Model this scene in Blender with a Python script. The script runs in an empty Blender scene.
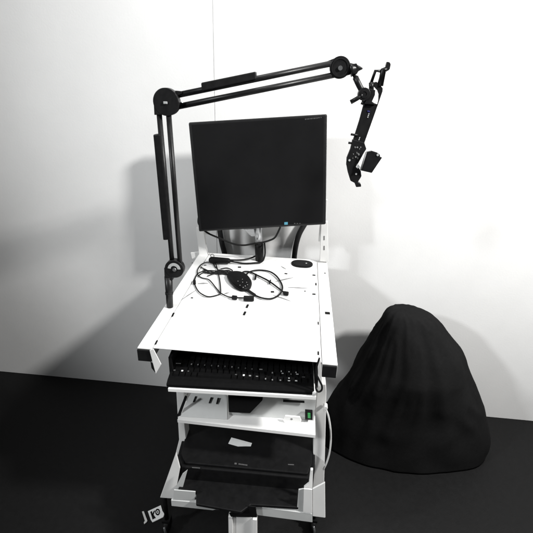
import bpy, bmesh, math, random
from mathutils import Vector, Matrix, noise
random.seed(7)
S = bpy.context.scene
COL = S.collection
H = .92                      # height of the desk top
FZ = -.07                    # height of the floor
# ------------------------------------------------------------------ camera
CX, CY, CZ = .1671, -.9872, .7559 + H
PITCH, YAW, ROLL, FPX = .4241, -.0823, .0348, 400.0

def ray(px, py):
    u, v = px - 266.5, py - 266.5
    c, s = math.cos(ROLL), math.sin(ROLL)
    u, v = u * c + v * s, -u * s + v * c
    x, fw, up = u / FPX, 1.0, -v / FPX
    c, s = math.cos(PITCH), math.sin(PITCH)
    y, z = fw * c + up * s, -fw * s + up * c
    c, s = math.cos(-YAW), math.sin(-YAW)
    return Vector((x * c - y * s, x * s + y * c, z))

EYE = Vector((CX, CY, CZ))
def az(px, py, z):           # point of the horizontal plane z
    d = ray(px, py); return EYE + d * ((z - CZ) / d.z)
def ay(px, py, y):           # point of the upright plane y
    d = ray(px, py); return EYE + d * ((y - CY) / d.y)

f0 = ray(266.5, 266.5); rx = ray(267.5, 266.5) - f0; ry = ray(266.5, 265.5) - f0
cam = bpy.data.cameras.new('camera'); co = bpy.data.objects.new('camera', cam); COL.objects.link(co)
R = Matrix((rx.normalized(), ry.normalized(), -f0.normalized())).transposed()
co.matrix_world = Matrix.Translation(EYE) @ R.to_4x4()
cam.sensor_width = 36; cam.lens = 36 * FPX / 533; cam.clip_start = .02; cam.clip_end = 200
S.camera = co

# ------------------------------------------------------------------ materials
def mat(name, col, rough=.5, spec=.3, var=.0, vscale=30, bump=0, bscale=200, metal=0, emit=None):
    m = bpy.data.materials.new(name); m.use_nodes = True
    nt = m.node_tree; b = nt.nodes['Principled BSDF']
    b.inputs['Base Color'].default_value = (*col, 1)
    b.inputs['Roughness'].default_value = rough
    b.inputs['Specular IOR Level'].default_value = spec
    b.inputs['Metallic'].default_value = metal
    tc = nt.nodes.new('ShaderNodeTexCoord')
    if var:
        n = nt.nodes.new('ShaderNodeTexNoise'); n.inputs['Scale'].default_value = vscale; n.inputs['Detail'].default_value = 6
        n.inputs['Roughness'].default_value = .65
        nt.links.new(tc.outputs['Object'], n.inputs['Vector'])
        r = nt.nodes.new('ShaderNodeValToRGB')
        r.color_ramp.elements[0].position = .3; r.color_ramp.elements[1].position = .7
        r.color_ramp.elements[0].color = (*[c * (1 - var) for c in col], 1)
        r.color_ramp.elements[1].color = (*[min(1, c * (1 + var)) for c in col], 1)
        nt.links.new(n.outputs['Fac'], r.inputs['Fac']); nt.links.new(r.outputs['Color'], b.inputs['Base Color'])
        mr = nt.nodes.new('ShaderNodeMapRange')
        mr.inputs['To Min'].default_value = max(.05, rough - .12); mr.inputs['To Max'].default_value = min(1, rough + .12)
        nt.links.new(n.outputs['Fac'], mr.inputs['Value']); nt.links.new(mr.outputs['Result'], b.inputs['Roughness'])
    if bump:
        n2 = nt.nodes.new('ShaderNodeTexNoise'); n2.inputs['Scale'].default_value = bscale; n2.inputs['Detail'].default_value = 3
        nt.links.new(tc.outputs['Object'], n2.inputs['Vector'])
        bp = nt.nodes.new('ShaderNodeBump'); bp.inputs['Strength'].default_value = bump; bp.inputs['Distance'].default_value = .002
        nt.links.new(n2.outputs['Fac'], bp.inputs['Height']); nt.links.new(bp.outputs['Normal'], b.inputs['Normal'])
    if emit:
        b.inputs['Emission Color'].default_value = (*emit[:3], 1); b.inputs['Emission Strength'].default_value = emit[3]
    return m

M = dict(
    wall=mat('white wall paint', (.82, .82, .815), .7, .2, .03, 3, .15, 120),
    floor=mat('black floor covering', (.0095, .0095, .0097), .6, .10, .15, 40, .5, 260),
    white=mat('white powder coat', (.8, .8, .79), .42, .35, .035, 9, .12, 500),
    top=mat('white desk laminate', (.84, .84, .835), .4, .3, .03, 6, .05, 300),
    grey=mat('pale grey coated steel', (.52, .53, .525), .5, .3, .06, 12, .1, 400),
    black=mat('black plastic', (.0065, .0065, .0068), .5, .12, .25, 40, .1, 600),
    keyblack=mat('black key plastic', (.0048, .0048, .005), .7, .04, .2, 60),
    capblack=mat('black end cap', (.010, .010, .0105), .6, .12, .2, 30),
    screen=mat('dark lcd panel', (.0085, .0085, .009), .5, .08, .08, 8),
    bezel=mat('black monitor bezel', (.013, .013, .0135), .38, .3, .1, 60),
    metal=mat('black anodised tube', (.011, .011, .0115), .38, .26, .2, 50),
    rubber=mat('black cable rubber', (.010, .010, .0102), .55, .15, .2, 90),
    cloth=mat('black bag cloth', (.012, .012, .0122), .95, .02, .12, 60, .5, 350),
    steel=mat('brushed steel', (.55, .56, .57), .32, .5, .12, 60, metal=.9),
    band=mat('dark grey hose rubber', (.024, .024, .0245), .6, .12, .2, 60),
    dark=mat('dark hole', (.012, .012, .012), .8, .05, .1, 40),
    scratch=mat('grey scuff', (.22, .22, .22), .7, .1, .25, 90),
    mark=mat('pale print', (.42, .43, .43), .5, .2, .1, 200),
    dimmark=mat('dim grey print', (.09, .09, .09), .5, .2, .1, 200),
    blue=mat('blue sticker', (.09, .28, .37), .5, .2, .1, 200),
    violet=mat('violet label print', (.03, .03, .12), .5, .2, .1, 200),
    paper=mat('white paper label', (.78, .79, .79), .65, .2, .05, 60),
    whitecable=mat('white cable', (.62, .62, .61), .5, .3, .06, 60),
    green=mat('lit green rocker', (.02, .2, .05), .35, .4, .1, 90, emit=(.04, .75, .14, .12)),
)

# ------------------------------------------------------------------ mesh helpers
def new_bm(): return bmesh.new()

def add_prism(bm, pts, off):
    """closed solid between polygon pts and the same polygon moved by off"""
    a = [bm.verts.new(p) for p in pts]; b = [bm.verts.new(Vector(p) + Vector(off)) for p in pts]
    n = len(pts)
    fs = [bm.faces.new(a), bm.faces.new(b[::-1])]
    for i in range(n):
        fs.append(bm.faces.new((a[i], b[i], b[(i + 1) % n], a[(i + 1) % n])))
    bmesh.ops.recalc_face_normals(bm, faces=fs)
    return fs

def add_box(bm, c0, c1):
    x0, y0, z0 = c0; x1, y1, z1 = c1
    add_prism(bm, [(x0, y0, z0), (x1, y0, z0), (x1, y1, z0), (x0, y1, z0)], (0, 0, z1 - z0))

def plate(bm, poly, y, th):          # facing the front, given as seen from the front, on upright plane y
    add_prism(bm, [ay(u, v, y) for u, v in poly], (0, th, 0))

def sheet(bm, poly, z, th):          # lying flat at height z
    add_prism(bm, [az(u, v, z) for u, v in poly], (0, 0, -th))

def smooth_path(pts, n=8):
    pts = [Vector(p) for p in pts]
    out = []
    for i in range(len(pts) - 1):
        p0 = pts[max(i - 1, 0)]; p1 = pts[i]; p2 = pts[i + 1]; p3 = pts[min(i + 2, len(pts) - 1)]
        for k in range(n):
            t = k / n
            out.append(.5 * ((2 * p1) + (p2 - p0) * t + (2 * p0 - 5 * p1 + 4 * p2 - p3) * t * t + (3 * p1 - p0 - 3 * p2 + p3) * t ** 3))
    out.append(pts[-1]); return out

def add_tube(bm, pts, r, seg=10, r1=None):
    pts = [Vector(p) for p in pts]; rings = []
    up = None
    for i, p in enumerate(pts):
        t = (pts[min(i + 1, len(pts) - 1)] - pts[max(i - 1, 0)])
        if t.length < 1e-9: t = Vector((0, 0, 1))
        t.normalize()
        if up is None:
            up = t.orthogonal().normalized()
        up = (up - t * up.dot(t))
        up = up.normalized() if up.length > 1e-6 else t.orthogonal().normalized()
        s = t.cross(up)
        rr = r if r1 is None else r + (r1 - r) * i / (len(pts) - 1)
        rings.append([bm.verts.new(p + (up * math.cos(a) + s * math.sin(a)) * rr) for a in [2 * math.pi * k / seg for k in range(seg)]])
    fs = []
    for a, b in zip(rings, rings[1:]):
        for k in range(seg):
            f = bm.faces.new((a[k], a[(k + 1) % seg], b[(k + 1) % seg], b[k])); f.smooth = True; fs.append(f)
    fs.append(bm.faces.new(rings[0][::-1])); fs.append(bm.faces.new(rings[-1]))
    bmesh.ops.recalc_face_normals(bm, faces=fs)

def add_disc(bm, c, r, axis, th, seg=32):   # cylinder from c along axis by th
    ax = Vector(axis).normalized()
    add_tube(bm, [Vector(c), Vector(c) + ax * th], r, seg)

def add_ring(bm, c, r0, r1, axis, th, a0=0, a1=2 * math.pi, seg=24):
    ax = Vector(axis).normalized(); u = Vector((1, 0, 0)); u = (u - ax * u.dot(ax)).normalized(); v = ax.cross(u)
    if v.z < 0: v = -v
    P = []
    for i in range(seg + 1):
        a = a0 + (a1 - a0) * i / seg
        d = u * math.cos(a) + v * math.sin(a)
        P.append([bm.verts.new(Vector(c) + d * q + ax * w) for q, w in ((r0, 0), (r1, 0), (r1, th), (r0, th))])
    fs = []
    for a, b in zip(P, P[1:]):
        for k in range(4):
            fs.append(bm.faces.new((a[k], a[(k + 1) % 4], b[(k + 1) % 4], b[k])))
    if abs(a1 - a0 - 2 * math.pi) > 1e-3:
        fs.append(bm.faces.new(P[0])); fs.append(bm.faces.new(P[-1][::-1]))
    bmesh.ops.recalc_face_normals(bm, faces=fs)

def obj(name, bm, m, parent=None, bevel=0, seg=2, label=None):
    """link the bmesh as one mesh object; vertices were given in world space"""
    base = Vector((0, 0, 0)); p = parent
    if p is not None:
        base = Vector(p['_base'])
    else:
        lo = Vector((min(v.co.x for v in bm.verts), min(v.co.y for v in bm.verts), min(v.co.z for v in bm.verts)))
        hi = Vector((max(v.co.x for v in bm.verts), max(v.co.y for v in bm.verts), max(v.co.z for v in bm.verts)))
        base = Vector(((lo.x + hi.x) / 2, (lo.y + hi.y) / 2, lo.z))
    if bevel:
        bmesh.ops.remove_doubles(bm, verts=bm.verts, dist=1e-6)
        es = [e for e in bm.edges if len(e.link_faces) == 2 and e.calc_face_angle(0) > .5]
        bmesh.ops.bevel(bm, geom=es, offset=bevel, segments=seg, profile=.5, affect='EDGES', clamp_overlap=True)
    bmesh.ops.translate(bm, verts=bm.verts, vec=-base)
    me = bpy.data.meshes.new(name); bm.to_mesh(me); bm.free()
    me.materials.append(M[m] if isinstance(m, str) else m)
    o = bpy.data.objects.new(name, me); COL.objects.link(o)
    if p is not None: o.parent = p
    else: o.location = base
    o['_base'] = list(base)
    if label: o['label'] = label
    return o

def pieces(name, bm, m, parent=None, bevel=0, seg=2):
    """every separate piece of the bmesh becomes an object of its own"""
    bm.verts.ensure_lookup_table(); seen = set()
    for v in list(bm.verts):
        if v in seen: continue
        stack, isl = [v], []
        seen.add(v)
        while stack:
            q = stack.pop(); isl.append(q)
            for e in q.link_edges:
                w = e.other_vert(q)
                if w not in seen: seen.add(w); stack.append(w)
        nb = bmesh.new(); mp = {q: nb.verts.new(q.co) for q in isl}
        for f in {f for q in isl for f in q.link_faces}:
            nf = nb.faces.new([mp[q] for q in f.verts]); nf.smooth = f.smooth
        obj(name, nb, m, parent, bevel, seg)
    bm.free()

def thing(name, label, cat, loc, group=None):
    o = bpy.data.objects.new(name, None); COL.objects.link(o); o.location = loc; o.empty_display_size = .05
    o['_base'] = list(loc); o['label'] = label; o['category'] = cat
    if group: o['group'] = group
    return o

def tag(o, label, cat, group=None):
    o['label'] = label; o['category'] = cat
    if group: o['group'] = group
    return o

# ------------------------------------------------------------------ setting
WALL = .93
bm = new_bm(); add_box(bm, (-8, -8, FZ - .1), (8, WALL + .3, FZ))
o = obj('floor', bm, 'floor'); o['kind'] = 'structure'
bm = new_bm()
SX = -.2525
add_box(bm, (-6, WALL, FZ + .001), (SX - .0022, WALL + .0025, 3.4))
add_box(bm, (SX + .0022, WALL, FZ + .001), (6, WALL + .0025, 3.4))
add_box(bm, (-6, WALL + .0027, FZ + .001), (6, WALL + .1, 3.4))
o = obj('wall', bm, 'wall', bevel=.0008, seg=1); o['kind'] = 'structure'

# ------------------------------------------------------------------ cart
cart = thing('computer_cart', 'white steel computer cart with desk top, keyboard shelf and lower shelves', 'computer cart', (0, .4, 0))
RX = .263
bm = new_bm(); add_box(bm, (-RX + .001, .012, H - .0045), (RX - .001, .80, H - .0012))
top = obj('tabletop', bm, 'top', cart, .0012)
bm = new_bm(); add_box(bm, (-RX + .012, .075, H - .045), (RX - .012, .78, H - .006)); obj('support_tray', bm, 'capblack', cart)
for s in (-1, 1):
    bm = new_bm()
    x0, x1 = sorted((s * (RX + .001), s * .31))
    add_box(bm, (x0, .004, H - .046), (x1, .80, H))
    r = obj('side_rail', bm, 'white', cart, .0015)
    bm = new_bm(); add_box(bm, (x0 + .0015, -.004, H - .0445), (x1 - .0015, .0035, H - .003)); obj('end_cap', bm, 'capblack', r, .001)
# holes, slots and scuffs of the top
bm = new_bm()
def slot(px, py, w, d, rot=0, z=H):
    c = az(px, py, z + .0004); a = math.radians(rot); u = Vector((math.cos(a), math.sin(a), 0)); v = Vector((-u.y, u.x, 0))
    add_prism(bm, [c - u * w / 2 - v * d / 2, c + u * w / 2 - v * d / 2, c + u * w / 2 + v * d / 2, c - u * w / 2 + v * d / 2], (0, 0, -.0012))
for q in ((247.3, 306, .008, .026, -5), (244.6, 313.2, .008, .026, -5), (318.3, 323, .004, .018), (318.3, 353, .005, .018),
          (316, 284, .005, .022), (314, 275, .013, .009), (314, 294, .013, .009), (272.5, 291.7, .013, .012, 10), (239.5, 267, .014, .012, 10),
          (205, 265, .012, .006, 15), (192.3, 262.8, .005, .005), (192, 297.7, .008, .006), (194.5, 282.3, .008, .006), (305, 291, .006, .006), (286, 273.5, .012, .008, -10)):
    slot(*q)
for q in ((173, 314.5, .006, .026, 4), (156.3, 342.2, .005, .022, 4), (325, 273, .006, .008), (327.5, 313, .018, .017)):
    slot(*q, z=H + .0006)
pieces('screw_hole', bm, 'dark', top)
bm = new_bm()
def scuff(a, b, w):
    p, q = az(*a, H + .0002), az(*b, H + .0002); d = (q - p); n = Vector((-d.y, d.x, 0)).normalized() * w / 2
    m1 = p.lerp(q, .5) + n * .4
    add_prism(bm, [p - n * .3, m1 - n * 1.2, q - n * .2, q + n * .2, m1 + n, p + n * .3], (0, 0, -.001))
scuff((275.5, 281.5), (293, 277.5), .008); scuff((288, 287.3), (308, 288.2), .006); scuff((273, 295), (290.5, 301), .007)
scuff((198, 283.5), (208, 283.2), .009); scuff((224, 294), (229, 292.5), .006); scuff((181, 300), (196, 290), .004); scuff((286, 269), (281, 266), .005)
pieces('scuff', bm, 'scratch', top)
# oval cable port
def ellipse(px, py, rx_, ry_, z, n=32):
    c = az(px, py, z); ex = (az(px + rx_, py, z) - c).length; ey = abs(az(px, py + ry_, z).y - c.y)
    return c, ex, ey
c, ex, ey = ellipse(302, 264, 10.6, 3.6, H)
for nm, k, zt, th, m_ in (('cable_port', 1, .0035, .006, 'black'), ('port_cover', .82, .005, .003, 'capblack')):
    bm = new_bm()
    add_prism(bm, [(c.x + ex * k * math.copysign(abs(math.cos(a)) ** .7, math.cos(a)), c.y + ey * k * math.sin(a), H + zt) for a in [2 * math.pi * i / 40 for i in range(40)]], (0, 0, -th))
    po = obj(nm, bm, m_, top if nm == 'cable_port' else po, .001)
bm = new_bm(); add_disc(bm, (c.x + .02, c.y, H + .0045), .004, (0, 0, 1), .0015, 12); obj('screw', bm, 'mark', top)

# brackets at the front corners
bm = new_bm(); plate(bm, [(149.5, 350.5), (153.2, 349), (161.2, 364.5), (155.8, 373.8), (152.8, 363)], -.008, .003)
obj('corner_bracket', bm, 'white', cart, .0006, 1)
bm = new_bm(); plate(bm, [(150.5, 362), (152.6, 363.5), (155, 372.5), (151.5, 368)], -.002, .002); obj('bracket_return', bm, 'capblack', cart)
bm = new_bm(); plate(bm, [(317.6, 359.5), (320.6, 359.5), (321.5, 372), (322.2, 386.5), (318.2, 386.5), (318, 372)], -.006, .003)
obj('corner_bracket', bm, 'white', cart, .0006, 1)

# keyboard shelf, turned slightly because it is pulled out
kl, kr = az(168, 389, .80), az(316, 397.3, .80)
ku = (kr - kl); KW = ku.length; ku.normalize(); kv = Vector((-ku.y, ku.x, 0))
def KP(x, y, z): return kl + ku * x + kv * y + Vector((0, 0, z - .80))
def kbox(bm, x0, y0, z0, x1, y1, z1):
    add_prism(bm, [KP(x0, y0, z0), KP(x1, y0, z0), KP(x1, y1, z0), KP(x0, y1, z0)], (0, 0, z1 - z0))
bm = new_bm(); kbox(bm, .0, .002, .797, KW, .32, .802)
ks = obj('keyboard_shelf', bm, 'white', cart, .0008, 1)
bm = new_bm(); kbox(bm, 0, -.001, .790, KW, .0015, .803); obj('shelf_lip', bm, 'white', ks, .0008, 1)
bm = new_bm(); kbox(bm, KW - .012, -.001, .8032, KW - .001, .012, .816); obj('shelf_stop', bm, 'white', ks, .002, 2)
bm = new_bm(); kbox(bm, -.01, .06, .786, .0, .32, .875); obj('drawer_slide', bm, 'capblack', cart)
bm = new_bm(); kbox(bm, KW + .001, .06, .786, KW + .01, .32, .875); obj('drawer_slide', bm, 'capblack', cart)

# uprights of the frame
bm = new_bm(); plate(bm, [(176, 388), (184, 388), (184.6, 425), (187, 452), (186, 470), (176, 452), (179, 440)], .125, .05)
obj('leg', bm, 'white', cart, .002)
bm = new_bm(); plate(bm, [(317.8, 384.5), (325.6, 384.5), (326.4, 392), (325.3, 440), (324, 489), (311.8, 489), (313.5, 440), (316.6, 395)], .125, .05)
obj('leg', bm, 'white', cart, .002)
for s, xx in ((-1, -.262), (1, .292)):
    bm = new_bm(); add_box(bm, (xx - .02, .19, .78), (xx + .02, .26, H - .0475)); obj('leg_head', bm, 'capblack', cart, .002)
bm = new_bm(); add_box(bm, (-.285, .60, .10), (-.245, .66, H - .0475)); obj('leg', bm, 'white', cart, .002)
bm = new_bm(); add_box(bm, (.265, .60, .10), (.305, .66, H - .0475)); obj('leg', bm, 'white', cart, .002)

# lower shelf with its back panel
bm = new_bm(); z = .60
a, b = az(177.5, 419.5, z), az(315.5, 435, z)
add_prism(bm, [a, b, (b.x, .45, z), (a.x, .45, z)], (0, 0, -.003)); ls = obj('lower_shelf', bm, 'white', cart, .0008, 1)
bm = new_bm(); add_prism(bm, [a + Vector((0, -.002, .002)), b + Vector((0, -.002, .002)), b + Vector((0, -.002, -.012)), a + Vector((0, -.002, -.012))], (0, .0018, 0))
obj('shelf_lip', bm, 'white', ks if False else ls, .0006, 1)
# back panel (upright sheet behind the front strip of the shelf)
p0, p1 = az(229, 414.7, z + .001), az(314, 420.5, z + .001)
bm = new_bm(); add_prism(bm, [p0, p1, p1 + Vector((0, .01, .17)), p0 + Vector((0, .01, .17))], (0, .003, 0)); bp = obj('back_panel', bm, 'grey', ls, .0005, 1)
bm = new_bm(); plate(bm, [(283, 400), (304.5, 401.2), (304.5, 403), (283, 402)], p1.y - .006 + .0, .003); obj('vent_slot', bm, 'dark', bp)
# sloping slotted sheet on the left of the shelf
q = [az(180.5, 416.6, z + .003), az(227.2, 419.5, z + .003)]
r_ = [ay(227, 395.5, q[1].y + .05), ay(222, 393, q[1].y + .055), ay(196, 391, q[0].y + .055), ay(191.5, 393, q[0].y + .05), ay(188, 398.5, q[0].y + .038)]
bm = new_bm(); add_prism(bm, q + r_, (0, .004, -.0005)); sp = obj('slotted_sheet', bm, 'grey', ls, .0005, 1)
bm = new_bm()
nrm = (q[1] - q[0]).cross(r_[2] - q[0]).normalized()
if nrm.y > 0: nrm = -nrm
def on_plane(px, py):
    d = ray(px, py); t = (q[0] - EYE).dot(nrm) / d.dot(nrm); return EYE + d * t + nrm * .003
for (u0, v0, u1, v1) in ((196, 396.2, 193.6, 402), (211.5, 397.2, 209.4, 403.2), (218.4, 397.8, 216.8, 404)):
    add_prism(bm, [on_plane(u0 - .75, v0), on_plane(u0 + .75, v0), on_plane(u1 + .75, v1), on_plane(u1 - .75, v1)], -nrm * .0025)
pieces('vent_slot', bm, 'dark', sp)
bm = new_bm(); plate(bm, [(184.8, 396), (187.2, 397), (179.8, 416.8), (176.8, 416.3)], .055, .003); obj('dark_gap', bm, 'capblack', ls)  # black strip standing in for the dark gap between sheet and leg
# switch plate and rocker switch
bm = new_bm(); yy = p1.y - .012
plate(bm, [(285.2, 416), (299.8, 417.2), (301.5, 421), (299.2, 424.4), (299, 431), (285, 429.8), (285, 423.3), (282.6, 419.8)], yy - .012, .006); cp = obj('catch_plate', bm, 'white', ls, .0006, 1)
bm = new_bm()
for (u, v, rr) in ((291.5, 419.2, .0042), (287, 426, .0022), (294.8, 427.1, .0026)):
    add_disc(bm, ay(u, v, yy - .0125), rr, (0, 1, 0), .001, 14)
pieces('screw', bm, 'scratch', cp)
bm = new_bm(); plate(bm, [(305, 411.6), (312.6, 412.2), (312.6, 420.2), (305, 419.6)], yy - .004, .012); sw = obj('power_switch', bm, 'black', ls, .001)
bm = new_bm(); plate(bm, [(307.6, 413), (310.4, 413.2), (310.6, 418.4), (307.8, 418.2)], yy - .0065, .002); obj('rocker', bm, 'green', sw, .0006, 1)

# printer deck, feet, crossbeam
bm = new_bm(); add_box(bm, (-.235, -.03, .246), (.283, .42, .25)); obj('printer_deck', bm, 'grey', cart)
bm = new_bm(); plate(bm, [(176, 452.5), (180, 468), (177, 484), (173.8, 498.8), (160, 497.8)], .0, .006); obj('foot_panel', bm, 'white', cart, .002)
bm = new_bm(); plate(bm, [(312.6, 489), (325, 482.5), (325.4, 518), (312.6, 516.4)], -.05, .006); obj('foot_panel', bm, 'white', cart, .002)
for poly, y, th in (([(173.8, 490), (195.4, 491.8), (194.8, 500), (173.2, 500)], -.048, .004), ([(182.5, 474), (187.5, 470), (182, 490.2), (174.6, 489.6)], -.02, .004),
                    ([(303.7, 488.8), (312.3, 489.6), (312.3, 513.5), (303, 512)], -.052, .004), ([(298.5, 489.6), (303.6, 488.8), (303, 512), (296.8, 511)], -.047, .004),
                    ([(310.5, 470), (313, 470), (312.4, 488.8), (303.8, 488), (308.8, 484)], -.02, .01)):
    bm = new_bm(); plate(bm, poly, y, th); obj('deck_bracket', bm, 'white' if poly[0][0] in (303.7, 310.5) else 'grey', cart, .001, 1)
bm = new_bm(); plate(bm, [(171, 500.2), (196, 502.4), (218, 509), (213, 510.4), (171.5, 506)], -.05, .012); obj('crossbeam', bm, 'grey', cart, .001, 1)
bm = new_bm(); plate(bm, [(249.5, 505.8), (312.4, 514), (312.4, 522.4), (257.4, 515.2), (254, 509)], -.05, .03); obj('crossbeam', bm, 'grey', cart, .001, 1)
# centre channel going down to the floor
t0, t1 = ay(228.5, 516, -.058), ay(257, 518.6, -.058)
bm = new_bm(); x0, x1, zt = t0.x, t1.x, (t0.z + t1.z) / 2
add_box(bm, (x0 + .016, -.052, FZ + .004), (x1 - .016, -.04, zt - .004)); cf = obj('centre_channel', bm, 'white', cart, .001, 1)
for xa, xb in ((x0, x0 + .0155), (x1 - .0155, x1)):
    bm = new_bm(); add_box(bm, (xa, -.062, FZ + .002), (xb, .0, zt)); obj('channel_flange', bm, 'white', cf, .0015, 1)
bm = new_bm(); plate(bm, [(229, 513.6), (246.5, 506), (255.6, 507), (257, 517.6), (231, 517)], -.066, .004); obj('channel_cover', bm, 'black', cf, .0008, 1)
for (u, v, pos) in ((165, 531, None), (313, 530, None), (0, 0, (-.265, .63)), (0, 0, (.285, .63))):
    c = az(u, v, FZ + .035) if pos is None else Vector((*pos, .035))
    c.z = FZ + .032
    bm = new_bm(); add_disc(bm, c + Vector((-.011, .03, 0)), .031, (1, 0, 0), .022, 24); w = obj('caster', bm, 'black', cart, .002, 1)
    bm = new_bm(); add_tube(bm, [c + Vector((0, .03, .03)), c + Vector((0, .03, .19))], .009, 12); add_box(bm, c + Vector((-.016, .014, .028)), c + Vector((.016, .046, .04))); obj('caster_fork', bm, 'black', w)
    bm = new_bm(); add_tube(bm, smooth_path([c + Vector((.0, -.004, .034)), c + Vector((.004, -.01, .02)), c + Vector((.006, -.006, .0))], 5), .005, 8); obj('brake_tab', bm, 'steel', w)

# rear posts of the cart that carry the monitor bar
bm = new_bm(); plate(bm, [(196, 228), (203.2, 228), (207.6, 258.6), (199.5, 258.6)], .762, .02); obj('rear_post', bm, 'white', cart, .0015)
bm = new_bm(); plate(bm, [(321.2, 222), (327.8, 222), (328.4, 262), (319.8, 261.4)], .765, .02); rp = obj('rear_post', bm, 'white', cart, .0015)
bm = new_bm()
for v in (236, 246): plate(bm, [(323.6, v), (324.8, v), (324.8, v + 4), (323.6, v + 4)], .7635, .001)
pieces('vent_slot', bm, 'scratch', rp)
bm = new_bm(); plate(bm, [(190.5, 253), (199.6, 252), (200, 258.5), (192, 259)], .775, .012); obj('post_foot', bm, 'white', cart, .001)
bm = new_bm(); add_box(bm, (-.285, .783, 1.16), (.285, .80, 1.22)); obj('monitor_bar', bm, 'white', cart, .0015)
for xx in (-.285, .26):
    bm = new_bm(); add_box(bm, (xx, .7835, 1.02), (xx + .025, .799, 1.159)); obj('rear_post', bm, 'white', cart, .001)

# ------------------------------------------------------------------ monitor
def monp(px, py, off=0):
    n = Vector((0, -1, .09)).normalized(); P0 = Vector((0, .70, 1.3)) + n * off
    d = ray(px, py); return EYE + d * ((P0 - EYE).dot(n) / d.dot(n)), n
mon = thing('monitor', 'black flat screen monitor tilted above the back of the desk', 'monitor', (-.014, .7, H))
quad = [(188.2, 122.4), (327.2, 114), (325.8, 224.6), (198.8, 231.8)]
P = [monp(*p)[0] for p in quad]; n = monp(0, 0)[1]
bm = new_bm(); add_prism(bm, P, -n * .045); body = obj('monitor_body', bm, 'bezel', mon, .006, 3)
cen = sum(P, Vector()) / 4
I = [p + (cen - p).normalized() * .017 + n * .0006 for p in P]
bm = new_bm(); add_prism(bm, I, -n * .004); scr = obj('screen', bm, 'screen', mon)
def quad_on(bm, poly, off=.0012, th=.001):
    add_prism(bm, [monp(u, v, off)[0] for u, v in poly], -n * th)
bm = new_bm(); quad_on(bm, [(284.3, 222.2), (287.8, 222), (287.8, 225.2 - .6), (284.3, 225.4 - .6)]); obj('sticker', bm, 'blue', scr)
bm = new_bm()
u = 305.0
for w in (1.2, 1.0, 1.2, .9, 1.1, .8, 1.2, 1.1, .9):      # a short word too faint to read
    v = 119.3 - (u - 305) * .10
    quad_on(bm, [(u, v - .7), (u + w * .75, v - .75), (u + w * .75, v + .5), (u, v + .55)]); u += w + .45
u = 318.5
for w in (1.3, .9):
    v = 117.7 - (u - 318.5) * .10
    quad_on(bm, [(u, v - .5), (u + w * .75, v - .55), (u + w * .75, v + .5), (u, v + .55)]); u += w + .9
obj('printed_mark', bm, 'dimmark', scr)
bm = new_bm()
for u in (294, 296.6, 299.2): quad_on(bm, [(u, 223.2), (u + 1.4, 223.1), (u + 1.4, 223.8), (u, 223.9)])
pieces('menu_button', bm, 'dimmark', scr)
# stand pole and its bracket
bm = new_bm(); b0 = az(259.5, 260, H); c0 = ay(259, 242.5, b0.y - .015)
add_tube(bm, [b0 + Vector((0, 0, .001)), b0 + (c0 - b0) * .5, c0], .020, 24); st = obj('stand_pole', bm, 'black', mon)
bm = new_bm(); e0 = ay(258, 231, b0.y - .02); add_tube(bm, [c0 + Vector((0, 0, .0005)), e0, e0 + Vector((0, .0, .12))], .0185, 24); obj('stand_sleeve', bm, 'steel', mon)
bm = new_bm(); add_box(bm, e0 + Vector((-.045, .018, .08)), e0 + Vector((.045, .034, .17))); obj('mount_plate', bm, 'black', mon, .002)
bm = new_bm(); plate(bm, [(243.5, 229.3), (254, 229), (255.5, 236), (251.5, 236.5)], b0.y - .03, .01); obj('tilt_lever', bm, 'steel', mon, .001)

# cable hanging below the monitor
def tube_obj(name, pts, r, m_='rubber', parent=None, seg=10, n=8):
    bm = new_bm(); add_tube(bm, smooth_path(pts, n), r, seg); return obj(name, bm, m_, parent)
yb = .715
o = tube_obj('video_cable', [ay(u, v, yb) for u, v in ((199, 215), (198.8, 224), (207, 232.5), (221, 238.8), (234, 244), (244, 245.2), (254, 243.6))] + [ay(u, v, yb - .03) for u, v in ((262, 242.5), (270, 240.2), (275.5, 236.8), (280.4, 227))], .0042)
tag(o, 'black cable sagging in an arc below the bottom edge of the monitor', 'cable')

# dark curved bands behind the desk, drawn as round tubes by the wall
o = tube_obj('band', [Vector((ay(219, 215, .9).x, .9, 1.25)), ay(219.5, 226, .9), ay(222, 243, .9), ay(225.5, 258, .9), ay(230, 290, .895), ay(231, 330, .89)], .0135, 'band', seg=14)
tag(o, 'thick black hose running straight down the wall left of the monitor pole', 'band')
o = tube_obj('band', [Vector((ay(318, 205, .9).x, .9, ay(318, 205, .9).z)), ay(303.5, 226, .9), ay(297.5, 239, .9), ay(294.2, 258, .9), ay(293, 290, .895), ay(294, 330, .89)], .0135, 'band', seg=14)
tag(o, 'thick black hose bending down the wall right of the monitor pole', 'band')

# ------------------------------------------------------------------ things lying on the desk
def lay(pts, h=.0035, s=.11257, ox=190, oy=250, z0=H):
    out = []
    for i, p in enumerate(pts):
        u, v = p[0] * s + ox, p[1] * s + oy
        out.append(az(u, v, z0 + h + .0012 * (i % 3)))
    return out
hs = thing('inline_controller', 'black oval controller puck with coiled thin cables lying on the desk', 'controller', az(239.5, 282, H))
bm = new_bm()
cpt = az(239.3, 282.2, H)
ring = [(227.2, 277.5), (229.2, 274.4), (233.5, 273), (240, 273.2), (246, 275.8), (250.3, 280.3), (251.6, 285), (249.8, 289.4), (245.4, 291.3), (240.5, 290.6), (235, 287.6), (230, 283)]
base = [az(u, v, H + .001) for u, v in ring]; base = smooth_path(base + [base[0]], 4)[:-1]
lay_ = []
for k, hgt in ((1.0, .001), (1.03, .008), (.98, .014), (.85, .019), (.6, .0215), (.25, .0225)):
    lay_.append([bm.verts.new((cpt.x + (p.x - cpt.x) * k, cpt.y + (p.y - cpt.y) * k - hgt * .4, H + hgt)) for p in base])
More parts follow.
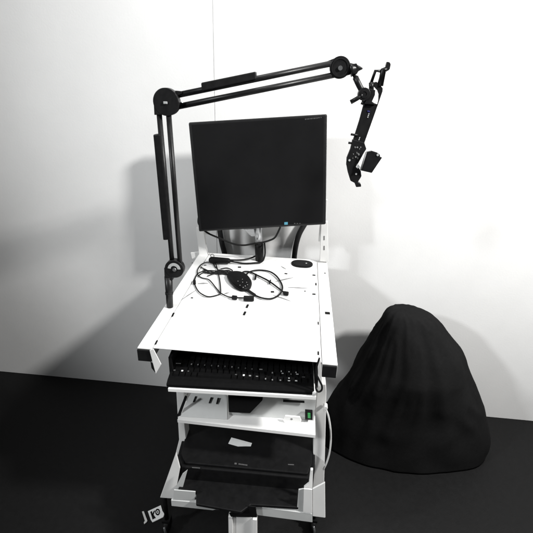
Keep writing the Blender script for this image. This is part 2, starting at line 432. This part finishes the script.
for a, b in zip(lay_, lay_[1:]):
    for i in range(len(base)):
        f = bm.faces.new((a[i], a[(i + 1) % len(base)], b[(i + 1) % len(base)], b[i])); f.smooth = True
bm.faces.new(lay_[-1]); bm.faces.new(lay_[0][::-1]); bmesh.ops.recalc_face_normals(bm, faces=bm.faces)
puck = obj('puck', bm, 'black', hs)
bm = new_bm()
for (u, v) in ((240, 285.5), (242.6, 282.5), (245.3, 286.3), (243.2, 287.6), (246.6, 282.6), (242.4, 279.6), (247.5, 285), (238, 281.5)):
    add_disc(bm, az(u, v, H + .0205), .0016, (0, 0, 1), .0022, 10)
pieces('button', bm, 'mark', puck)
thin = [[(225, 155), (200, 118), (160, 108), (105, 125), (70, 170), (68, 215), (100, 245), (160, 260), (190, 285), (230, 335), (270, 380), (330, 412), (380, 420), (470, 424), (540, 424)],
        [(345, 205), (290, 190), (240, 186), (180, 182), (120, 188), (65, 215), (40, 285), (70, 360), (120, 400), (175, 415), (250, 398), (272, 380), (268, 300), (255, 220), (235, 140), (222, 110)],
        [(128, 168), (180, 190), (250, 196), (330, 180), (378, 202), (350, 217), (290, 205), (220, 210), (155, 232)],
        [(112, 186), (150, 206), (210, 204), (270, 202), (350, 194), (376, 182), (330, 160), (272, 168)],
        [(95, 150), (130, 172), (175, 200), (215, 196), (262, 188), (318, 206), (352, 232), (372, 252)],
        [(72, 232), (110, 205), (150, 198), (205, 206), (255, 214), (312, 204), (338, 190), (300, 182), (250, 176), (232, 150)],
        [(118, 176), (160, 182), (220, 200), (300, 214), (350, 226), (410, 240)]]
for t in thin: tube_obj('thin_cable', lay(t, .003), .0024, 'rubber', hs, 8)
B = dict(s=.1313, ox=235, oy=255)
thick = [[(80, 165), (95, 140), (130, 122), (190, 115), (260, 125), (310, 155), (345, 200), (362, 245), (350, 285), (320, 315), (270, 333), (210, 328), (160, 310), (110, 280), (80, 255)],
         [(45, 150), (55, 134), (75, 126), (110, 128), (160, 150), (260, 200), (360, 275), (388, 294)]]
for t in thick: tube_obj('thick_cable', lay(t, .0045, **B), .0034, 'rubber', hs, 10)
tube_obj('thick_cable', lay([(88, 262), (120, 285), (150, 305)], .006, **B), .006, 'rubber', hs, 10)
def lump(name, a, b, r, parent, m_='black', h=.007, r2=None):
    bm = new_bm(); p, q2 = az(*a, H + h), az(*b, H + h)
    add_tube(bm, [p, p.lerp(q2, .12), p.lerp(q2, .5), p.lerp(q2, .88), q2], r, 16)
    k = 0
    for v in bm.verts: pass
    return obj(name, bm, m_, parent, .002, 2)
lump('inline_box', (232, 297.3), (237, 297.8), .0085, hs, h=.009)
lump('inline_box', (243.6, 298.3), (254, 298.6), .0105, hs, h=.011)
lump('plug', (283.5, 293), (288.5, 293.8), .0085, hs, h=.009)
lump('strain_relief', (255.9, 274.2), (255.2, 279.2), .0042, hs, h=.006)
lump('strain_relief', (270.5, 280), (269.6, 283.6), .003, hs, h=.006)
lump('cable_bead', (194.3, 280.6), (194.5, 283.8), .006, hs, h=.006)

def capsule(bm, p, q2, r, seg=20):
    ax = (q2 - p); L = ax.length; ax.normalize(); pts, rad = [], []
    for k in range(1, 7):
        a = math.pi / 2 * k / 6; pts.append(p + ax * (r * (1 - math.cos(a)))); rad.append(r * math.sin(a))
    for k in range(6, 0, -1):
        a = math.pi / 2 * k / 6; pts.append(q2 - ax * (r * (1 - math.cos(a)))); rad.append(r * .8 * math.sin(a))
    up = ax.orthogonal().normalized(); sd = ax.cross(up); rg = []
    for c, rr in zip(pts, rad): rg.append([bm.verts.new(c + (up * math.cos(t) + sd * math.sin(t)) * rr) for t in [2 * math.pi * i / seg for i in range(seg)]])
    for a, b in zip(rg, rg[1:]):
        for i in range(seg): bm.faces.new((a[i], a[(i + 1) % seg], b[(i + 1) % seg], b[i])).smooth = True
    bm.faces.new(rg[0][::-1]); bm.faces.new(rg[-1]); bmesh.ops.recalc_face_normals(bm, faces=bm.faces)
pa = thing('power_adapter', 'slim black adapter with a small ring and twin leads beside the monitor pole', 'adapter', az(219, 260, H))
bm = new_bm(); capsule(bm, az(208.6, 260, H + .0175), az(231, 261, H + .0175), .0165); obj('adapter_body', bm, 'black', pa)
bm = new_bm(); cc = az(212.3, 255.8, H + .03)
pts = [cc + Vector((math.cos(a) * .008, 0, math.sin(a) * .008)) for a in [2 * math.pi * i / 16 for i in range(17)]]
add_tube(bm, pts, .0014, 6); obj('hang_ring', bm, 'rubber', pa)
tube_obj('lead', [az(229, 260, H + .018), az(240, 260, H + .01), az(249, 258.6, H + .01), az(255, 256.2, H + .012)], .004, 'rubber', pa)
tube_obj('lead', [az(229, 261, H + .014), az(243, 263.3, H + .006), az(254, 263, H + .006), az(262, 261.5, H + .012)] + [ay(u, v, b0.y - .03) for u, v in ((265, 254), (264.5, 243))], .004, 'rubber', pa)

# ------------------------------------------------------------------ keyboard
kb = thing('keyboard', 'black computer keyboard with pale key legends on the pulled out shelf', 'keyboard', KP(KW / 2, .08, .803))
bm = new_bm()
add_prism(bm, [KP(-.006, .004, .8035), KP(-.006, .004, .815), KP(-.006, .018, .821), KP(-.006, .165, .84), KP(-.006, .165, .8035)], ku * (KW + .0))
kbody = obj('keyboard_body', bm, 'keyblack', kb, .003, 3)
keys = []
sl = (.84 - .821) / .147
for r in range(6):
    y = .043 + r * .0193
    x = .008
    k = 0
    while x < KW - .024:
        if r == 0 and k in (4,): w = .108
        elif r == 1 and k == 0: w = .042
        else: w = .0182
        if x + w > KW - .012: break
        zb = .821 + (y - .018) * sl
        bm = new_bm()
        lo = [KP(x, y - .0088, zb + .0004 - .0088 * sl), KP(x + w, y - .0088, zb + .0004 - .0088 * sl), KP(x + w, y + .0088, zb + .0004 + .0088 * sl), KP(x, y + .0088, zb + .0004 + .0088 * sl)]
        i_ = .0022
        hi = [KP(x + i_, y - .0066, zb + .006), KP(x + w - i_, y - .0066, zb + .006), KP(x + w - i_, y + .0066, zb + .0072), KP(x + i_, y + .0066, zb + .0072)]
        va = [bm.verts.new(p) for p in lo]; vb = [bm.verts.new(p) for p in hi]
        bm.faces.new(va[::-1]); bm.faces.new(vb)
        for j in range(4): bm.faces.new((va[j], va[(j + 1) % 4], vb[(j + 1) % 4], vb[j]))
        o = obj('key', bm, 'keyblack', kb); keys.append((sum(hi, Vector()) / 4, o, zb + .0068))
        x += w + .0011; k += 1
        if r > 0 and k in (14,): x += .012
        if r == 0 and k == 8: x += .012
def legend(px, py, w, d, m_='mark'):
    p = az(px, py, .8325)
    c_, o, zt = min(keys, key=lambda t: (t[0].xy - p.xy).length)
    p = az(px, py, zt + .0012)
    c_, o, zt = min(keys, key=lambda t: (t[0].xy - p.xy).length)
    p = az(px, py, zt + .0008)
    bm = new_bm(); add_prism(bm, [p - ku * w / 2 - kv * d / 2, p + ku * w / 2 - kv * d / 2, p + ku * w / 2 + kv * d / 2, p - ku * w / 2 + kv * d / 2], (0, 0, -.0016))
    obj('legend', bm, m_, o)
for i, u in enumerate((191.5, 198, 204.7, 211.6, 218.3, 225, 232)):
    legend(u, 364 + i * .45, .0036, .0052, 'scratch' if i in (0, 1, 4, 6) else 'dimmark')
for q in ((178.5, 363.3, .016, .0025, 'scratch'), (174.5, 370, .006, .004, 'dimmark'), (182.2, 370.6, .0058, .0066, 'paper'), (188.3, 371, .005, .004, 'dimmark'),
          (236, 374.4, .006, .004, 'dimmark'), (243.8, 375, .006, .0066, 'paper'), (250, 375.5, .007, .005, 'scratch'), (257, 376.2, .007, .003, 'scratch'),
          (261.5, 369.2, .014, .0025, 'scratch'), (252, 368.8, .004, .005, 'dimmark'), (238.5, 367.6, .004, .004, 'dimmark'), (245.5, 368, .004, .004, 'dimmark'),
          (265.6, 378.6, .004, .006, 'scratch'), (272.4, 372.6, .004, .006, 'scratch'), (272.4, 379.6, .004, .005, 'scratch'), (281.3, 371, .003, .006, 'mark'),
          (282.6, 373.2, .006, .003, 'mark'), (289, 371.2, .004, .006, 'mark'), (291, 374, .003, .003, 'scratch'), (296, 372, .003, .006, 'mark'), (297.3, 374, .008, .003, 'mark'),
          (280.4, 380, .005, .004, 'scratch'), (289, 378, .004, .004, 'mark'), (289, 380.5, .007, .003, 'mark'), (296.2, 380.6, .007, .004, 'mark'), (303.5, 376.8, .01, .002, 'dimmark')):
    legend(*q)

# black lead hooked at the right end of the keyboard shelf
o = tube_obj('keyboard_lead', [ay(u, v, -.014) for u, v in ((319.4, 358), (317, 366), (316.2, 373), (319, 379.5), (321.8, 385.6), (321.6, 390), (318.6, 391.8), (316.3, 389.5), (315.8, 386))], .003)
tag(o, 'thin black lead looping at the right end of the keyboard shelf', 'cable')
# white cable on the right upright
wc = thing('white_cable', 'white cable bowing out beside the right upright of the cart', 'cable', ay(326, 468, .11))
tube_obj('cord', [ay(u, v, .11) for u, v in ((325.6, 408.5), (328.4, 416), (330.4, 428), (330.8, 441), (329.4, 453), (326.5, 463), (323.6, 469))], .0034, 'whitecable', wc)
bm = new_bm(); add_disc(bm, ay(325.6, 408.5, .10), .0075, (0, 1, 0), .02, 16); obj('cable_clip', bm, 'whitecable', wc, .001)

# plain black block on the lower shelf, kind unknown
bm = new_bm(); yy = p0.y - .001
plate(bm, [(227.9, 394.5), (263, 396), (262.4, 401), (250, 413.8), (228.6, 412.8)], p0.y - .03, .028)
o = obj('block', bm, 'cloth', None, .004, 3); tag(o, 'plain black pouch on the lower shelf next to the slotted sheet', 'block')

# ------------------------------------------------------------------ printer
pr = thing('printer', 'black printer with a torn white paper label on its lid, on the bottom deck', 'printer', (.02, .15, .25))
bm = new_bm()
ZT = .40
fl, fr = az(181, 466.5, ZT), az(311, 478.5, ZT)
bl, br = az(176.3, 447, ZT), az(315, 459, ZT)
# body: outline of the top extruded down
outl = [fl, fr, az(315, 468, ZT), Vector((br.x + .006, .34, ZT)), Vector((bl.x - .004, .34, ZT)), az(177, 457, ZT)]
add_prism(bm, outl, (0, 0, -.149)); pb = obj('printer_body', bm, 'black', pr, .006, 3)
bm = new_bm()
lid = [p + (Vector((.03, .18, ZT)) - p) * .05 + Vector((0, .0, .0012)) for p in outl]
add_prism(bm, lid, (0, 0, .012)); lidz = ZT + .0132; ld = obj('lid', bm, 'black', pr, .004, 3)
bm = new_bm(); sheet(bm, [(231.4, 437.4), (252, 443), (250.8, 446.3), (246, 446.2), (238, 446.4), (228.2, 443.6)], lidz + .0008, .0006); obj('paper_label', bm, 'paper', ld)
bm = new_bm()
sheet(bm, [(234.6, 462.6), (236.8, 462.8), (236.6, 464.4), (234.4, 464.2)], lidz + .0008, .0006)
u = 238.6
for w in (1.2, 1.0, 1.2, 1.1, 1.0, 1.2):        # lettering too faint to read
    v = 463.3 + (u - 238.6) * .14
    sheet(bm, [(u, v), (u + w, v + .1), (u + w, v + 1.4), (u, v + 1.3)], lidz + .0008, .0006); u += w + .4
obj('printed_mark', bm, 'dimmark', ld)
bm = new_bm()
sheet(bm, [(192, 467), (200, 467.6), (200, 468.4), (192, 467.8)], ZT + .002, .001); sheet(bm, [(288, 464), (294, 464.3), (294, 465.1), (288, 464.8)], ZT + .014, .0008)
pieces('lid_hinge_mark', bm, 'dimmark', pr)
bm = new_bm(); sheet(bm, [(184, 474), (308.5, 486), (299, 490), (298.6, 507.5), (251, 504.6), (241, 512), (196, 504), (196.2, 491.4), (178, 489)], .335, .012)
obj('output_tray', bm, 'black', pr, .003, 2)

# ------------------------------------------------------------------ boom arm
YA0 = .26
arm = thing('boom_arm', 'black two-section scissor boom arm clamped to the left edge of the desk', 'boom arm', az(169, 303, H))
def A(px, py, y=None, dy=0):
    if y is None:                      # the upper section swings slightly back towards the wall
        t = min(1, max(0, (px - 165) / 175)); y = YA0 + .10 * t
    return ay(px, py, y + dy)
pb_ = ay(169.7, 304, YA0); pt_ = ay(168.4, 276.5, YA0)
bm = new_bm(); pb_.z = H + .001; add_tube(bm, [pb_, pt_], .0118, 24, .0142); obj('pivot_post', bm, 'metal', arm)
bm = new_bm(); add_tube(bm, [pb_.lerp(pt_, .42), pb_.lerp(pt_, .5)], .0146, 24); obj('post_collar', bm, 'metal', arm, .001, 1)
bm = new_bm(); add_box(bm, (pb_.x - .012, YA0 - .03, H - .075), (pb_.x + .012, YA0 + .03, H - .0475)); obj('clamp', bm, 'metal', arm, .002)
bm = new_bm(); add_disc(bm, A(174, 269.3, YA0, -.012), .0335, (0, 1, 0), .024, 40); plate(bm, [(164.0, 268), (172, 274), (173, 280), (164.6, 280)], YA0 - .0115, .023)
j = obj('base_joint', bm, 'metal', arm, .0015, 2)
bm = new_bm(); add_ring(bm, A(174, 269.3, YA0, -.0145), .0125, .0225, (0, 1, 0), .002, .05, math.pi - .1); obj('tension_scale', bm, 'mark', j)
bm = new_bm(); add_disc(bm, A(174.2, 270, YA0, -.0165), .0065, (0, 1, 0), .004, 20); obj('pivot_bolt', bm, 'steel', j)
def rod(a, b, r, y=None, dy=0, nm='tube'):
    bm = new_bm(); pa_, pb2 = A(*a, y, dy), A(*b, y, dy); add_tube(bm, [pa_, pb2], r, 14); return obj(nm, bm, 'metal', arm)
rod((158.7, 108), (172.2, 262), .0082, YA0); rod((168.2, 108), (180.2, 264), .0082, YA0)
bm = new_bm(); plate(bm, [(152.9, 134.6), (157, 134.2), (160.2, 135), (170.4, 239.8), (165.2, 240.3), (163, 240.2)], YA0 - .014, .026); obj('spring_sleeve', bm, 'metal', arm, .003, 2)
bm = new_bm(); add_disc(bm, A(165.6, 102, YA0, -.013), .0385, (0, 1, 0), .026, 40); plate(bm, [(153.4, 101), (166, 102), (172, 112), (161.5, 114.8), (154.2, 115)], YA0 - .0125, .025)
j = obj('elbow_joint', bm, 'metal', arm, .0015, 2)
bm = new_bm(); c_ = A(165.2, 103, YA0, -.016); add_box(bm, c_ + Vector((-.006, -.001, -.003)), c_ + Vector((.006, .004, .004))); obj('pivot_bolt', bm, 'mark', j, .0015)
rod((172, 96.2), (336, 62.6), .0085); rod((172, 107.8), (334, 75), .0085)
bm = new_bm(); add_prism(bm, [A(200.8, 82.7, None, -.014), A(255.8, 71.4, None, -.014), A(256.2, 79.4, None, -.014), A(201.6, 91.2, None, -.014)], (0, .026, 0)); obj('spring_sleeve', bm, 'metal', arm, .003, 2)
bm = new_bm(); add_prism(bm, [A(175, 90.6, None, -.01), A(181.4, 91.3, None, -.01), A(182, 93.4, None, -.01), A(176, 96, None, -.01)], (0, .02, 0)); obj('tube_end', bm, 'metal', arm)
bm = new_bm(); add_tube(bm, [A(176, 100.6), A(185, 103.6)], .0022, 8); obj('spring_hook', bm, 'steel', arm)
YE = YA0 + .10
bm = new_bm(); add_disc(bm, ay(340.2, 67.4, YE - .014), .0305, (0, 1, 0), .028, 40); ej = obj('end_joint', bm, 'metal', arm, .0015, 2)
bm = new_bm(); add_ring(bm, ay(340.2, 67.4, YE - .0155), .022, .0258, (0, 1, 0), .002); obj('joint_rim', bm, 'bezel', ej)
bm = new_bm(); add_disc(bm, ay(340.4, 68, YE - .018), .0065, (0, 1, 0), .005, 20); obj('pivot_bolt', bm, 'steel', ej)
bm = new_bm(); plate(bm, [(336, 58.6), (341, 58.2), (350.6, 63.2), (352.5, 68.5), (350.4, 74.6), (341, 77.4), (336, 77.6)], YE - .008, .016); obj('end_fork', bm, 'metal', arm, .002, 2)
bm = new_bm(); plate(bm, [(326, 61.6), (334, 58.4), (344, 59), (344, 64), (328, 67)], YE - .006, .012); obj('fork_cover', bm, 'bezel', arm, .001, 1)
bm = new_bm(); add_tube(bm, [ay(350, 70, YE), ay(353, 69.2, YE), ay(356.5, 68.6, YE), ay(359.5, 68.4, YE), ay(362.6, 68.6, YE)], .021, 12, .002); kn = obj('wing_knob', bm, 'metal', arm)
bm = new_bm(); plate(bm, [(352.4, 64), (356.5, 63.2), (358.6, 66.8), (362.4, 68.3), (359, 70), (357, 74), (353.2, 73.2)], YE - .012, .02); obj('knob_wing', bm, 'metal', kn, .001, 1)

# ------------------------------------------------------------------ holder hanging from the arm
hd = thing('clamp_holder', 'black adjustable device holder hanging from the end of the boom arm', 'device holder', ay(352, 184, YE))
def hplate(nm, poly, y, th, m_='metal', bev=.0012, parent=None):
    bm = new_bm(); plate(bm, poly, YE + y, th); return obj(nm, bm, m_, parent or hd, bev, 1)
def htube(nm, pts, r, y=0, m_='metal', parent=None):
    bm = new_bm(); add_tube(bm, [ay(u, v, YE + y) for u, v in pts], r, 12); return obj(nm, bm, m_, parent or hd)
htube('ball_stud', [(353.4, 73.4), (355.4, 77.5)], .006)
htube('ball_arm', [(355.2, 77), (358, 83), (360.5, 88), (363.8, 93.2)], .0092)
bm = new_bm(); add_disc(bm, ay(364.4, 94.2, YE - .016), .0185, (0, 1, 0), .03, 28); hj = obj('tilt_joint', bm, 'metal', hd, .0015)
bm = new_bm(); add_ring(bm, ay(364.4, 94.2, YE - .0175), .008, .0105, (0, 1, 0), .002); obj('joint_rim', bm, 'bezel', hj)
htube('clamp_lever', [(362.5, 94.5), (357, 98.6), (350.6, 102.2)], .0066, -.01)
hplate('joint_block', [(364, 89.6), (370, 88.6), (375.4, 90), (375, 95), (373.4, 98.6), (372, 101.5), (375.6, 104.8), (364.6, 104), (366, 99)], -.012, .026)
htube('adjust_screw', [(361.4, 102.2), (363.8, 103.2), (366, 103.4)], .0062)
htube('adjust_screw', [(363, 105.2), (366, 105)], .005)
# long slotted rail
rail = hplate('rail', [(364.6, 100.4), (371, 100.8), (374.6, 103.2), (377.6, 104.4), (378.6, 100), (378.8, 94), (377.6, 90.4), (374.2, 86.8), (373, 82.5), (376.4, 81.6), (379.6, 84.2), (382.9, 88.2), (382.6, 91.5), (372.8, 119.5), (364.2, 143.4), (352.6, 141.8), (359.4, 120)], -.004, .012)
hplate('lower_block', [(352.9, 139.6), (364.4, 142.8), (366.4, 149), (363.6, 153.5), (357.3, 165), (360.9, 171.2), (361.5, 176.4), (358, 182), (361, 184), (361.2, 186.8), (356.2, 187.2), (354.6, 183), (350.6, 181), (348, 172.4), (346.6, 165), (347, 158.4), (350.6, 149.5)], -.010, .022)
htube('crank_rod', [(380.4, 86), (383.4, 69.6), (386.6, 69.2)], .0085)
htube('crank_rod', [(378.6, 84.4), (381, 76), (382.2, 71.6)], .0045, .004)
htube('loop_rod', [(371.6, 81.6), (375.4, 70.8), (381, 71.2)], .0046)
hplate('crank_handle', [(385.8, 69), (386, 65.4), (387, 61.6), (389.8, 62.2), (390.9, 64.2), (389.9, 69.2), (387.6, 71.2)], -.007, .016)
htube('spring', [(371.2, 82.4), (371.4, 90)], .0074)
for v in (82.8, 86.6): htube('collar', [(369.6, v), (373.4, v + .5)], .0042)
htube('stud', [(350.8, 134.3), (358, 135.4)], .0036, -.004); htube('stud', [(348.4, 142.8), (355.6, 143.6)], .0036, -.004)
htube('stud', [(346.6, 161.6), (350, 162.2)], .004, -.004)
flap = hplate('flap', [(366.3, 152), (371.6, 150.8), (377.2, 152.6), (380, 154.6), (380.2, 156.8), (382.2, 157.6), (371.8, 173), (360.4, 170.4)], -.02, .008)
htube('flap_edge', [(366.2, 152.2), (360.6, 170)], .0024, -.022, 'scratch', flap)
bm = new_bm(); add_disc(bm, ay(377.8, 155, YE - .022), .0036, (0, 1, 0), .003, 12); obj('rivet', bm, 'mark', flap)
hplate('paper_scrap', [(357.6, 163.8), (360.6, 167.4), (357.4, 168.4), (356, 167)], -.016, .003, 'paper', 0)
hplate('brand_print', [(367.6, 110.2), (370.2, 111), (369.8, 112.4), (367.2, 111.6)], -.0055, .001, 'violet', 0, rail)
bm = new_bm()
for i in range(3): plate(bm, [(368.6 - i * .5, 113.2 + i * 1.6), (369.6 - i * .5, 113.5 + i * 1.6), (369.2 - i * .5, 114.6 + i * 1.6), (368.2 - i * .5, 114.3 + i * 1.6)], YE - .0055, .001)
for i in range(2): plate(bm, [(359.6 - i * .6, 137 + i * 1.7), (360.4 - i * .6, 137.2 + i * 1.7), (359.8 - i * .6, 138.6 + i * 1.7), (359 - i * .6, 138.4 + i * 1.7)], YE - .0055, .001)
obj('small_print', bm, 'mark', rail)
bm = new_bm()
random.seed(4)
for i in range(16):
    u, v = 356 + random.uniform(-4, 4), 153 + random.uniform(-7, 8); add_disc(bm, ay(u - (v - 153) * .3, v, YE - .0115), random.uniform(.0012, .0026), (0, 1, 0), .002, 8)
pieces('screw_head', bm, 'scratch', hd)
bm = new_bm(); add_disc(bm, ay(356.2, 174, YE - .012), .003, (0, 1, 0), .002, 10); add_disc(bm, ay(349.5, 160.3, YE - .012), .0034, (0, 1, 0), .002, 10); pieces('screw_head', bm, 'mark', hd)

# ------------------------------------------------------------------ floor card and the dark bag
tg = thing('printed_card', 'small white card with bold black marks lying on the dark floor', 'card', az(156, 516, FZ))
zc = .03
bm = new_bm(); s_ = .0844
def T(poly): return [(135 + a * s_, 500 + b * s_) for a, b in poly]
sheet(bm, T([(152, 132), (305, 62), (325, 130), (350, 168), (372, 166), (378, 180), (208, 262), (186, 232)]), FZ + .006, .003); cd = obj('card', bm, 'paper', tg)
bm = new_bm()
for poly in ([(180, 140), (200, 130), (226, 220), (208, 232)], [(200, 178), (222, 128), (240, 122), (214, 190)], [(208, 182), (222, 176), (246, 212), (228, 220)]):
    sheet(bm, T(poly), FZ + .0068, .0006)
cc = Vector((268, 142)); ro, ri = 36, 20
for i in range(20):
    a, b = 2 * math.pi * i / 20, 2 * math.pi * (i + 1.02) / 20
    sheet(bm, T([(cc.x + ri * .8 * math.cos(a), cc.y + ri * 1.1 * math.sin(a)), (cc.x + ro * .8 * math.cos(a), cc.y + ro * 1.1 * math.sin(a)), (cc.x + ro * .8 * math.cos(b), cc.y + ro * 1.1 * math.sin(b)), (cc.x + ri * .8 * math.cos(b), cc.y + ri * 1.1 * math.sin(b))]), FZ + .0068, .0006)
sheet(bm, T([(262, 134), (274, 130), (276, 150), (264, 154)]), FZ + .0068, .0006)
obj('black_mark', bm, 'dark', cd)
bm = new_bm(); sheet(bm, T([(82, 136), (104, 132), (146, 244), (136, 262), (108, 284), (104, 264), (118, 246)]), FZ + .005, .003)
o = obj('paper_strip', bm, 'whitecable'); tag(o, 'narrow curved white paper strip on the floor left of the printed card', 'paper strip')

bm = new_bm()  # rounded black mass of no known kind, shaped with soft creases
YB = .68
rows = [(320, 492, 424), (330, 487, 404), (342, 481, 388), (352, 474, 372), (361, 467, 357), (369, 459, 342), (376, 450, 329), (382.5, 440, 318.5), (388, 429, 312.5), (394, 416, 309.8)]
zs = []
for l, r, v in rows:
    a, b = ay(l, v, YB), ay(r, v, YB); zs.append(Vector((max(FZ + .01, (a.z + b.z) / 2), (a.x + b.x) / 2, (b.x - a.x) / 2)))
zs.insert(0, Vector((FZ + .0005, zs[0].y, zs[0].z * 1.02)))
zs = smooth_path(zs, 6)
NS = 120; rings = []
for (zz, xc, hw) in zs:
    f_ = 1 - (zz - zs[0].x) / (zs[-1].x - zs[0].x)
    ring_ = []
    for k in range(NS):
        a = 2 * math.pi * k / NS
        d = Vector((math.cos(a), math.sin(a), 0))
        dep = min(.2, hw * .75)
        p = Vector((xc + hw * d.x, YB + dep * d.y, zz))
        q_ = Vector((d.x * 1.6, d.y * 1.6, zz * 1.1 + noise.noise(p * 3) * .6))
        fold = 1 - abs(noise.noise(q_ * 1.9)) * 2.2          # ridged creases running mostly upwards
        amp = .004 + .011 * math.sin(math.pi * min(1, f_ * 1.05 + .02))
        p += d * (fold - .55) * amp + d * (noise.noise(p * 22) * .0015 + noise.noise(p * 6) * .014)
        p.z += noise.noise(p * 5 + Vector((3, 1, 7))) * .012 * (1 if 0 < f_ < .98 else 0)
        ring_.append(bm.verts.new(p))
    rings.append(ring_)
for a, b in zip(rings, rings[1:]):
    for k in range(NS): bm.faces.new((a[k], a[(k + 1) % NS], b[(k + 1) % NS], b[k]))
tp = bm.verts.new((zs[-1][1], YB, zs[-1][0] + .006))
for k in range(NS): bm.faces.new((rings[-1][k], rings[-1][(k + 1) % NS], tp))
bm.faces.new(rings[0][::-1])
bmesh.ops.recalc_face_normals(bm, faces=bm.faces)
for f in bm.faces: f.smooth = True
o = obj('mound', bm, 'cloth'); tag(o, 'slumped black bag standing by the wall right of the cart', 'mound')

# ------------------------------------------------------------------ lamps
def lamp(name, loc, aim, size, power, col=(1, 1, 1)):
    l = bpy.data.lights.new(name, 'AREA'); l.shape = 'DISK'; l.size = size; l.energy = power; l.color = col
    o = bpy.data.objects.new(name, l); COL.objects.link(o); o.location = loc
    o.rotation_euler = (Vector(aim) - Vector(loc)).to_track_quat('-Z', 'Y').to_euler()
lamp('lamp_right', (2.2, -.62, 3.05), (0, .8, 1.0), .3, 148, (1, .99, .97))
def spot(name, loc, aim, radius, power, angle, blend, col):
    l = bpy.data.lights.new(name, 'SPOT'); l.energy = power; l.color = col; l.shadow_soft_size = radius
    l.spot_size = math.radians(angle); l.spot_blend = blend
    o = bpy.data.objects.new(name, l); COL.objects.link(o); o.location = loc
    o.rotation_euler = (Vector(aim) - Vector(loc)).to_track_quat('-Z', 'Y').to_euler()
spot('lamp_side', (-3.3, -2.5, 3.4), (.45, .4, 1.15), .22, 520, 50, .85, (.97, .99, 1))
lamp('lamp_above', (.15, .05, 3.2), (.1, .3, 1), .5, 14, (1, 1, 1))
spot('fill_front', (.1, -1.5, 2.9), (.03, -.05, .45), .25, 95, 30, .7, (1, 1, 1))  # unseen fill spot, added to brighten the lower part of the cart
W = bpy.data.worlds.new('World'); S.world = W; W.use_nodes = True
W.node_tree.nodes['Background'].inputs[0].default_value = (.9, .97, 1, 1); W.node_tree.nodes['Background'].inputs[1].default_value = .028
S.view_settings.view_transform = 'Standard'; S.view_settings.look = 'None'; S.view_settings.exposure = 0; S.view_settings.gamma = 1
S.cycles.use_denoising = True
for o in S.objects:
    if '_base' in o: del o['_base']
